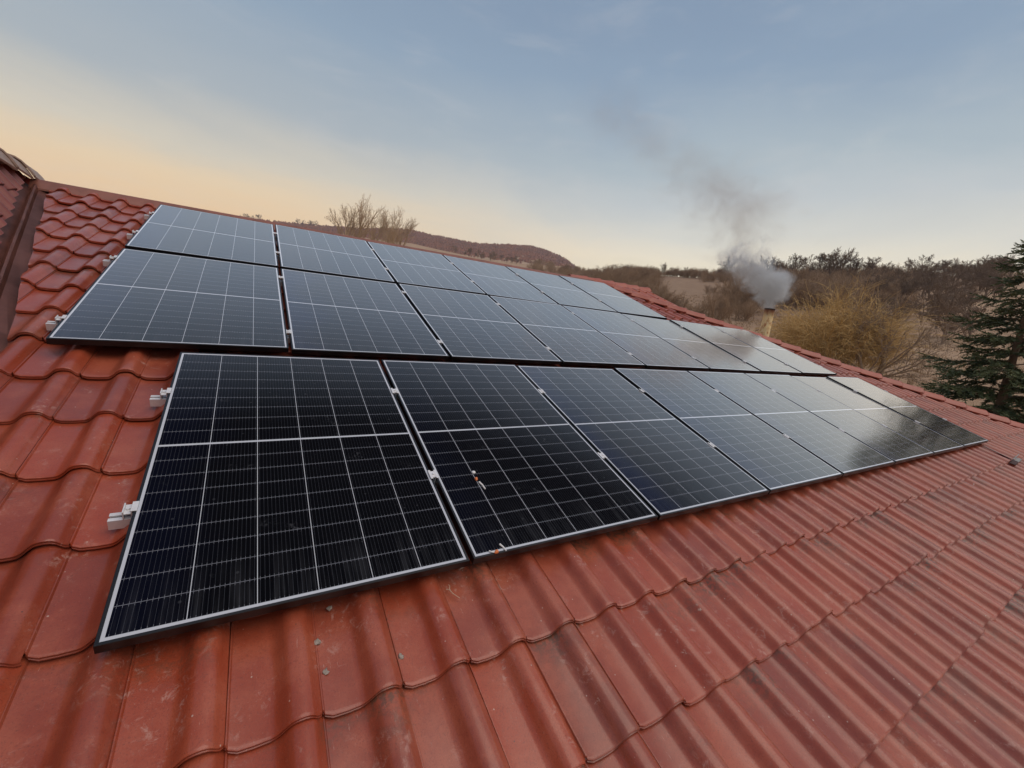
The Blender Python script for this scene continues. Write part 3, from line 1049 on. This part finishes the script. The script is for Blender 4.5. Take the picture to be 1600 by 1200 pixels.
PG = 'bare poplars behind the ridge'
PCF = dict(CF_POPLAR)
for (px_az, top, k, lab) in ((9.0, 11.2, 31, 'slender bare poplar at the left edge of the clump behind the ridge'),
                             (10.3, 12.5, 32, 'tallest bare poplar in the clump standing behind the ridge'),
                             (11.7, 11.5, 33, 'bare poplar just right of the tallest one behind the ridge'),
                             (14.0, 11.75, 34, 'bare poplar in the right hand clump in front of the red hill'),
                             (15.4, 10.8, 35, 'lowest bare poplar at the right end of the clump by the red hill')):
    r_ = 125 + (k % 3) * 4
    x, y = polar(px_az, r_)
    H = (z_el(r_, top) - ground_z(x, y))
    plant_tree('poplar', px_az, r_, H, PCF, k, lab, 'tree', M_POPLAR, M_POPLAR, PG, 0, k)


def copies(name, meshes, m, spots, label, cat, group, r):
    for (az, rr, H) in spots:
        x, y = polar(az, rr)
        o = link_mesh(name, r.choice(meshes), m, None, (x, y, ground_z(x, y) - .1), (0, 0, r.random() * 6.28))
        s = H / 5.0
        o.scale = (s * r.uniform(.9, 1.25), s * r.uniform(.9, 1.25), s)
        tag(o, label, cat, group)


rs_ = random.Random(77)
SHR = []
for k in range(7):
    T, B = bare_tree(100 + k, 5.0, CF_SHRUB)
    SHR.append(join_wood(T, B, 'shrub'))
RND = []
for k in range(5):
    T, B = bare_tree(200 + k, 5.0, dict(CF_ROUND, rmin=.013))
    RND.append(join_wood(T, B, 'round_tree'))

# scrub belt on the slope: thick on the left and below the crest, leaving the open grass patch
spots = []
tries = 0
while len(spots) < 250 and tries < 20000:
    tries += 1
    az = rs_.uniform(40, 73)
    rr = rs_.uniform(75, 236)
    el = math.degrees(math.atan2(ground_z(*polar(az, rr)) - CAM.z, rr))
    if 49.0 < az < 57.8 and 84 < rr < 215 and not (az > 53.5 and rr > 195): continue
    if az > 60 and rr < 115: continue
    if az > 70.5 and rs_.random() < .6: continue
    if any(abs(az - a) * R(1) * rr < 2.0 and abs(rr - b) < 7 for a, b, _ in spots): continue
    spots.append((az, rr, rs_.uniform(3.2, 5.4) * (1.35 if az > 57 else 1.0)))
copies('shrub', SHR, M_SHRUB, spots, 'leafless brown shrub in the scrub belt on the slope behind the hip', 'shrub', 'leafless shrubs of the scrub belt', rs_)
copies('shrub', SHR, M_BARK, [(55.2, 140, 3.4)], 'dark lone bush in the middle of the open grass patch', 'bush', None, rs_)
band = [(rs_.uniform(33, 46.5), rs_.uniform(250, 520), rs_.uniform(5, 8.5)) for k in range(60)]
copies('shrub', SHR, M_SHRUB, band, 'leafless brown shrub in the dark band at the right foot of the red hill', 'shrub', 'shrubs at the right foot of the red hill', rs_)
# taller bare trees along the crest
crest = [(45.0, 232, 4.2), (43.9, 240, 3.0), (49.6, 228, 6.5), (50.6, 232, 5.0), (52.0, 230, 5.0), (52.9, 228, 4.4), (54.4, 226, 5.0), (56.2, 222, 5.2),
         (57.0, 214, 11.0), (58.6, 218, 9.5), (60.6, 214, 10.5), (62.0, 205, 9.5), (63.2, 200, 11.0), (64.3, 205, 11.0), (65.4, 200, 11.5), (66.5, 196, 13.5), (67.6, 200, 12.5),
         (68.7, 200, 11.0), (69.8, 204, 9.5), (70.9, 206, 7.5), (72.9, 212, 8.5), (73.7, 210, 9.0), (74.4, 216, 6.5), (75.3, 214, 6.0), (76.2, 222, 4.0), (77.0, 224, 3.5)]
copies('bare_tree', RND, M_BARK, crest, 'bare broadleaf tree in the line along the crest behind the hip', 'tree', 'bare trees along the crest', rs_)
hedge = [(40 + k * .5, 231 + (k * 37 % 9), 2.4 + (k * 53 % 10) * .16) for k in range(100)]
copies('hedge_shrub', SHR, M_SHRUB, hedge, 'low leafless shrub in the thin hedge line along the crest of the hillside', 'shrub', 'hedge shrubs along the crest', rs_)
mid = [(rs_.uniform(70, 78.5), rs_.uniform(75, 180), rs_.uniform(4, 7.5)) for k in range(26)] + [(rs_.uniform(69, 80), rs_.uniform(135, 225), rs_.uniform(4.5, 7)) for k in range(60)]
copies('bare_tree', RND, M_GREYTW, mid, 'grey leafless tree on the brown slope behind the golden willow', 'tree', 'grey leafless trees on the right slope', rs_)
skyl = [(-1.4 + k * .55, 1480, 13 + (k * 29 % 8)) for k in range(4)] + [(4.2, 1470, 20), (4.7, 1475, 18), (5.5, 1470, 18), (6.0, 1474, 20)]
copies('skyline_tree', RND, M_BARK, skyl, 'dark tree standing up from the skyline behind the ridge on the left', 'tree', 'small dark trees on the left skyline', rs_)
fld = [(rs_.uniform(22, 31), rs_.uniform(480, 560), rs_.uniform(6, 11)) for k in range(16)]
copies('field_tree', RND, M_BARK, fld, 'dark bare tree along the pale field edge below the red hill', 'tree', 'bare trees along the pale field edge', rs_)

# the wood that covers the far red hill, one mass
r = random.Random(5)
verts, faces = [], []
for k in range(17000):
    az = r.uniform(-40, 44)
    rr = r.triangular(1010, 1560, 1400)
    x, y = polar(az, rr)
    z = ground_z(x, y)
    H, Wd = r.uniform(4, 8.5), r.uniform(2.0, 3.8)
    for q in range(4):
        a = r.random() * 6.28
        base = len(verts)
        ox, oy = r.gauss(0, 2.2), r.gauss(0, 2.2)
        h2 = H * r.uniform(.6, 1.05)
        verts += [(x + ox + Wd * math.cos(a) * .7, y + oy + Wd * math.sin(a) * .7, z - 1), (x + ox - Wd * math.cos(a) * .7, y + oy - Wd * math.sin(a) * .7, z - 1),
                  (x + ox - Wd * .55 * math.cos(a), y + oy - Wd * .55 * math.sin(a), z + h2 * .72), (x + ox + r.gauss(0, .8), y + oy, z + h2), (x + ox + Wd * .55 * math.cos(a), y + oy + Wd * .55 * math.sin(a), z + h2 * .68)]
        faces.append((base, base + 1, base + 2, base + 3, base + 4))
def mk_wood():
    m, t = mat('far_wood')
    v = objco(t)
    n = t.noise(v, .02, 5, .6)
    c = t.mix(t.smooth(n, .35, .65), (.36, .145, .09), (.27, .13, .095))  # red glow of low sun on the hill is mixed into these browns
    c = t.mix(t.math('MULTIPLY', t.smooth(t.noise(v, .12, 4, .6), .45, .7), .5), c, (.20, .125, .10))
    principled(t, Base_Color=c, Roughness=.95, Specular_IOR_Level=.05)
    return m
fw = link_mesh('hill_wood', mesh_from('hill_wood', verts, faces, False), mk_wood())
tag(fw, 'leafless wood covering the far hill, red sunlight put into its colour', 'wood', kind='stuff')


# tufts of dry grass on the near meadow
r = random.Random(15)
verts, faces = [], []
for k in range(9000):
    az, rr = r.uniform(48, 108), 24 + 110 * r.random() ** .8
    x, y = polar(az, rr)
    z = ground_z(x, y)
    h_ = r.uniform(.18, .55)
    for q in range(6):
        a = r.random() * 6.28
        w_ = .02 + .03 * r.random()
        b = len(verts)
        bx_, by_ = x + r.gauss(0, .14), y + r.gauss(0, .14)
        verts += [(bx_ - w_ * math.sin(a), by_ + w_ * math.cos(a), z - .05), (bx_ + w_ * math.sin(a), by_ - w_ * math.cos(a), z - .05), (bx_ + math.cos(a) * h_ * .5, by_ + math.sin(a) * h_ * .5, z + h_ * r.uniform(.6, 1.1))]
        faces.append((b, b + 1, b + 2))
tag(link_mesh('dry_grass', mesh_from('dry_grass', verts, faces, False), mk_twig('straw', (.46, .33, .20), (.34, .23, .14))), 'straw coloured tufts of dry winter grass on the meadow', 'grass', kind='stuff')


# golden willow behind the hip
def willow(az, rr, H, seed):
    x, y = polar(az, rr)
    o = empty('willow', (x, y, ground_z(x, y)))
    tag(o, 'golden leafless willow with a dense head of upright yellow shoots behind the hip', 'tree')
    r = random.Random(seed)
    T, B = Wood(), Wood()
    for st in range(5):
        a = r.random() * 6.28
        p = Vector((.4 * math.cos(a), .4 * math.sin(a), -.2))
        pts = [p]
        d = Vector((math.cos(a) * .55, math.sin(a) * .55, 1)).normalized()
        for k in range(5):
            d = (d + Vector((r.gauss(0, .12), r.gauss(0, .12), .02))).normalized()
            pts.append(pts[-1] + d * H * .10)
        T.tube(pts, [.20, .17, .15, .13, .11, .08], 6)
    def crown_pt():
        a = r.random() * 6.28
        q = math.sqrt(r.random())
        return Vector((math.cos(a) * q * H * .36, math.sin(a) * q * H * .36, H * (.10 + .46 * r.random() * (1 - .5 * q))))
    for k in range(1700):
        p = crown_pt()
        out = Vector((p.x, p.y, 0)) / (H * .36)
        d = Vector((out.x * .55 + r.gauss(0, .26), out.y * .55 + r.gauss(0, .26), 1.0)).normalized()
        L = H * r.choice((r.uniform(.16, .30), r.uniform(.22, .48)))
        pts = [p]
        for i in range(5):
            d = (d + Vector((r.gauss(0, .10), r.gauss(0, .10), -.10 - .05 * i + r.gauss(0, .1)))).normalized()
            pts.append(pts[-1] + d * L / 5)
        B.tube(pts, [.015, .013, .011, .009, .008, .005], 3)
        for s_ in range(3):
            i = r.randint(1, 4)
            dd = ((pts[i + 1] - pts[i]).normalized() + Vector((r.gauss(0, .5), r.gauss(0, .5), r.gauss(0, .4)))).normalized()
            q = [pts[i]]
            for j in range(3):
                dd = (dd + Vector((r.gauss(0, .12), r.gauss(0, .12), -.14))).normalized()
                q.append(q[-1] + dd * L * .14)
            B.tube(q, [.010, .009, .008, .006], 3)
    link_mesh('trunk', T.mesh('trunk'), M_GREYTW, o)
    link_mesh('crown', B.mesh('crown'), M_WILLOW, o)


willow(68.3, 39, 8.2, 41)
# the leaning bare tree right of the willow
plant_tree('bare_tree', 71.6, 37, 6.2, dict(CF_ROUND, lean=.30, stems=3, spread=.5, h0=.42, r0=.014, up=.02, rmin=.009, maxl=4, trunk_lv=2), 52,
           'bare grey tree with spreading crooked limbs between the golden willow and the conifer', 'tree', M_GREYTW, M_GREYTW)


# dark conifer at the right edge
def spruce(az, rr, H, half, seed):
    x, y = polar(az, rr)
    o = empty('spruce', (x, y, ground_z(x, y)))
    tag(o, 'dark green spruce with drooping ragged branches at the right edge', 'tree')
    r = random.Random(seed)
    T = Wood()
    T.tube([Vector((0, 0, -.3)), Vector((.03, 0, H * .4)), Vector((0, .02, H * .75)), Vector((0, 0, H))], [.17, .12, .06, .012], 7)
    V, F = [], []
    def tuft(p, d, L, wdt):
        d = d.normalized()
        s = d.cross(Vector((0, 0, 1)))
        s = s.normalized() if s.length > .01 else Vector((1, 0, 0))
        for k in range(11):
            f = (k + r.random()) / 11
            q = p + d * L * f
            side = s * (1 if k % 2 else -1)
            nd = (d * .75 + side * r.uniform(.3, .9) + Vector((0, 0, r.gauss(.12, .35)))).normalized()
            ln = L * .42 * (1.1 - .5 * f)
            u_ = nd.cross(Vector((r.gauss(0, 1), r.gauss(0, 1), r.gauss(0, 1)))).normalized() * wdt
            b = len(V)
            V.extend([q - u_, q + u_, q + nd * ln])
            F.append((b, b + 1, b + 2))
    z = .6
    while z < H - .15:
        f = z / H
        L = half * (1 - f) ** .82 * r.uniform(.8, 1.12) + .10
        nb = 7 if f < .75 else 6
        a0 = r.random() * 6.28
        for k in range(nb):
            a = a0 + k * 6.283 / nb + r.gauss(0, .2)
            LL = L * r.choice((r.uniform(.45, .8), r.uniform(.75, 1.15)))
            d = Vector((math.cos(a), math.sin(a), .10 + .5 * f))
            pts = [Vector((0, 0, z + r.gauss(0, .08)))]
            n = 6
            for i in range(n):
                d = (d.normalized() + Vector((r.gauss(0, .05), r.gauss(0, .05), -.15 if i < 4 else .22))).normalized()
                pts.append(pts[-1] + d * LL / n)
            T.tube(pts, [.030 * (1 - i / (n + 1)) * (1.15 - f) + .004 for i in range(n + 1)], 4)
            # side twigs with hanging sprays
            m_ = max(4, int(LL / .065))
            for j in range(m_):
                g = .16 + .84 * (j + r.random() * .5) / m_
                xx = min(g * n, n - .01)
                i = int(xx)
                q = pts[i].lerp(pts[i + 1], xx - i)
                ax = (pts[i + 1] - pts[i]).normalized()
                sd = ax.cross(Vector((0, 0, 1))).normalized() * (1 if j % 2 else -1)
                tl = .16 + .34 * LL * (1 - g) * .9 * r.uniform(.5, 1.1)
                td = (ax * .75 + sd * .75 + Vector((0, 0, -.25 + r.gauss(0, .15)))).normalized()
                seg = max(1, int(tl / .15))
                qq = q.copy()
                for e in range(seg + 1):
                    tuft(qq, td, .24, .019)
                    if e < seg: T.tube([qq, qq + td * .15], [.006, .004], 3)
                    qq = qq + td * .15
                    td = (td + Vector((r.gauss(0, .1), r.gauss(0, .1), -.12))).normalized()
            tuft(pts[-1], d, .30, .018)
            tuft(pts[-2], d, .24, .012)
        z += .24 + .10 * r.random()
    for e in range(6): tuft(Vector((0, 0, H - .1 - e * .12)), Vector((r.gauss(0, .4), r.gauss(0, .4), 1)), .26, .010)
    link_mesh('trunk', T.mesh('trunk'), M_BARK, o)
    m, t = mat('spruce_needles')
    v = objco(t)
    c = t.mix(t.smooth(t.noise(v, 3.2, 5, .7), .36, .64), (.052, .072, .034), (.135, .155, .070))
    principled(t, Base_Color=c, Roughness=.6, Specular_IOR_Level=.3)
    link_mesh('foliage', mesh_from('foliage', [tuple(p) for p in V], F, False), m, o)


spruce(81.0, 15.5, 9.3, 3.6, 61)


# ------------------------------------------------------------------ smoke
def smoke_mat(name, build, color, absorb, aniso=.2):
    m, t = mat(name)
    dens = build(t)
    pv = t.n('ShaderNodeVolumePrincipled', {'Color': (*color, 1), 'Density': dens, 'Anisotropy': aniso, 'Absorption Color': (*absorb, 1)})
    t.link(pv.outputs[0], t.out.inputs['Volume'])
    return m


def puff_d(t):
    v = objco(t)
    wv = t.n('ShaderNodeVectorMath', {0: v, 1: t.n('ShaderNodeVectorMath', {0: t.noise(v, 2.2, 4, .6, out=1), 1: (.5, .5, .5)}, operation='SUBTRACT').outputs[0], 2: (.55, .55, .55)}, operation='MULTIPLY_ADD').outputs[0] if False else v
    n = t.noise(v, 2.9, 7, .66, dist=.8)
    tot = None
    for (cx, cy, cz, rad, k) in ((0, 0, .06, .17, 1.5), (.0, 0, .34, .42, 1.0), (-.14, .08, .60, .52, 1.0), (.18, -.05, .58, .44, .9), (-.55, .25, .80, .55, .85), (-.95, .45, .98, .55, .55), (-.5, .2, 1.25, .5, .3)):
        dv = t.n('ShaderNodeVectorMath', {0: v, 1: (cx, cy, cz)}, operation='DISTANCE').outputs['Value']
        s = t.math('MULTIPLY', t.math('SUBTRACT', 1.0, t.math('DIVIDE', dv, rad), clamp=True), k)
        tot = s if tot is None else t.math('ADD', tot, s)
    e = t.math('ADD', tot, t.math('MULTIPLY', t.math('SUBTRACT', n, .54), 3.0))
    e = t.math('MULTIPLY', t.smooth(e, .05, .9), t.smooth(tot, .0, .2))
    return t.math('MULTIPLY', e, 4.6)


def blob_hull(name, blobs, sub=3):
    bm = bmesh.new()
    xs = [b[0] - b[3] for b in blobs] + [b[0] + b[3] for b in blobs]
    for b in blobs:
        bmesh.ops.create_icosphere(bm, subdivisions=2, radius=b[3], matrix=Matrix.Translation(b[:3]))
    res = bmesh.ops.convex_hull(bm, input=bm.verts[:])
    bmesh.ops.delete(bm, geom=list({g for g in res['geom_interior'] + res['geom_unused'] if isinstance(g, bmesh.types.BMVert)}), context='VERTS')
    return bm_mesh(name, bm)


top = PIPE + Vector((.05, 0, 1.80))
pm = smoke_mat('smoke_white', puff_d, (.82, .92, 1.0), (.35, .38, .42))
o = link_mesh('smoke_puff', blob_hull('smoke_puff', [(0, 0, .12, .25), (-.05, .02, .6, .72), (-.95, .45, 1.0, .62), (-.5, .2, 1.25, .55)]), pm, None, top)
tag(o, 'pale bluish puff of smoke just above the rusty chimney pipe', 'smoke', kind='stuff')


def dirv(az, el): return Vector((math.sin(R(az)) * math.cos(R(el)), math.cos(R(az)) * math.cos(R(el)), math.sin(R(el))))


PL = [(58.8, 6.8, 12.0, .60), (57.8, 9.2, 12.1, 1.0), (57.6, 11.5, 12.3, 1.45), (56.6, 14.0, 12.5, 1.75), (54.2, 17.0, 12.8, 1.9), (50.0, 19.5, 13.1, 1.8), (45.0, 22.0, 13.5, 1.5), (40.5, 25.0, 13.9, 1.1), (39.5, 27.6, 14.2, .7)]
plc = [(CAM + dirv(a, e) * d_, rad) for a, e, d_, rad in PL]
org = plc[0][0].copy()
z0, z1 = plc[0][0].z - org.z, plc[-1][0].z - org.z


def plume_d(t):
    v = objco(t)
    s = t.n('ShaderNodeSeparateXYZ', {0: v}).outputs
    nv_ = t.noise(v, .55, 4, .6, out=1)
    ns = t.n('ShaderNodeSeparateColor', {0: nv_}).outputs
    f = t.math('DIVIDE', t.math('SUBTRACT', s[2], z0), z1 - z0, clamp=True)
    def curve(vals, lo, hi):
        nd = t.n('ShaderNodeFloatCurve', {'Value': f})
        cv = nd.mapping.curves[0]
        pts = [((p.z - org.z - z0) / (z1 - z0), (val - lo) / (hi - lo)) for (p, _), val in zip(plc, vals)]
        while len(cv.points) < len(pts): cv.points.new(.5, .5)
        for q, (a, b) in zip(cv.points, pts): q.location = (a, b)
        nd.mapping.update()
        return t.math('MULTIPLY_ADD', nd.outputs[0], hi - lo, lo)
    cx = curve([p.x - org.x for p, _ in plc], -8, 2)
    cy = curve([p.y - org.y for p, _ in plc], -1, 9)
    rr_ = curve([q for _, q in plc], 0, 2.5)
    dx = t.math('ADD', t.math('SUBTRACT', s[0], cx), t.math('MULTIPLY', t.math('SUBTRACT', ns[0], .5), 2.4))
    dy = t.math('ADD', t.math('SUBTRACT', s[1], cy), t.math('MULTIPLY', t.math('SUBTRACT', ns[1], .5), 2.4))
    dist = t.math('SQRT', t.math('ADD', t.math('MULTIPLY', dx, dx), t.math('MULTIPLY', dy, dy)))
    core = t.math('SUBTRACT', 1.0, t.math('DIVIDE', dist, rr_), clamp=True)
    n = t.noise(v, 1.15, 8, .70, dist=.9)
    e = t.math('MULTIPLY', t.smooth(t.math('ADD', core, t.math('MULTIPLY', t.math('SUBTRACT', n, .53), 3.1)), .15, 1.15), t.smooth(core, 0, .30))
    fade = t.ramp(f, [(0, .8), (.12, 1.0), (.32, 1.0), (.45, .72), (.60, .45), (.78, .36), (.94, .30), (1, 0)])
    return t.math('MULTIPLY', t.math('MULTIPLY', e, fade), .76)


hull = [(p.x - org.x, p.y - org.y, p.z - org.z, q + .45) for p, q in plc]
bm = bmesh.new()
add_tube(bm, [Vector(h[:3]) for h in hull], [h[3] for h in hull], 14)
o = link_mesh('smoke_plume', bm_mesh('smoke_plume', bm), smoke_mat('smoke_grey', plume_d, (.47, .37, .31), (.25, .22, .2)), None, org)
tag(o, 'thin grey brown smoke plume drifting up and left across the sky', 'smoke', kind='stuff')

# ------------------------------------------------------------------ the air
bm = bmesh.new()
add_box(bm, -2600, 2600, -2600, 2600, -8.0, 330)
m, t = mat('haze_air')
t.link(t.n('ShaderNodeVolumePrincipled', {'Color': (.86, .90, 1.0, 1), 'Density': HAZE, 'Anisotropy': .2}).outputs[0], t.out.inputs['Volume'])
tag(link_mesh('haze', bm_mesh('haze', bm), m), 'thin pale haze lying over the far hill', 'haze', kind='stuff')
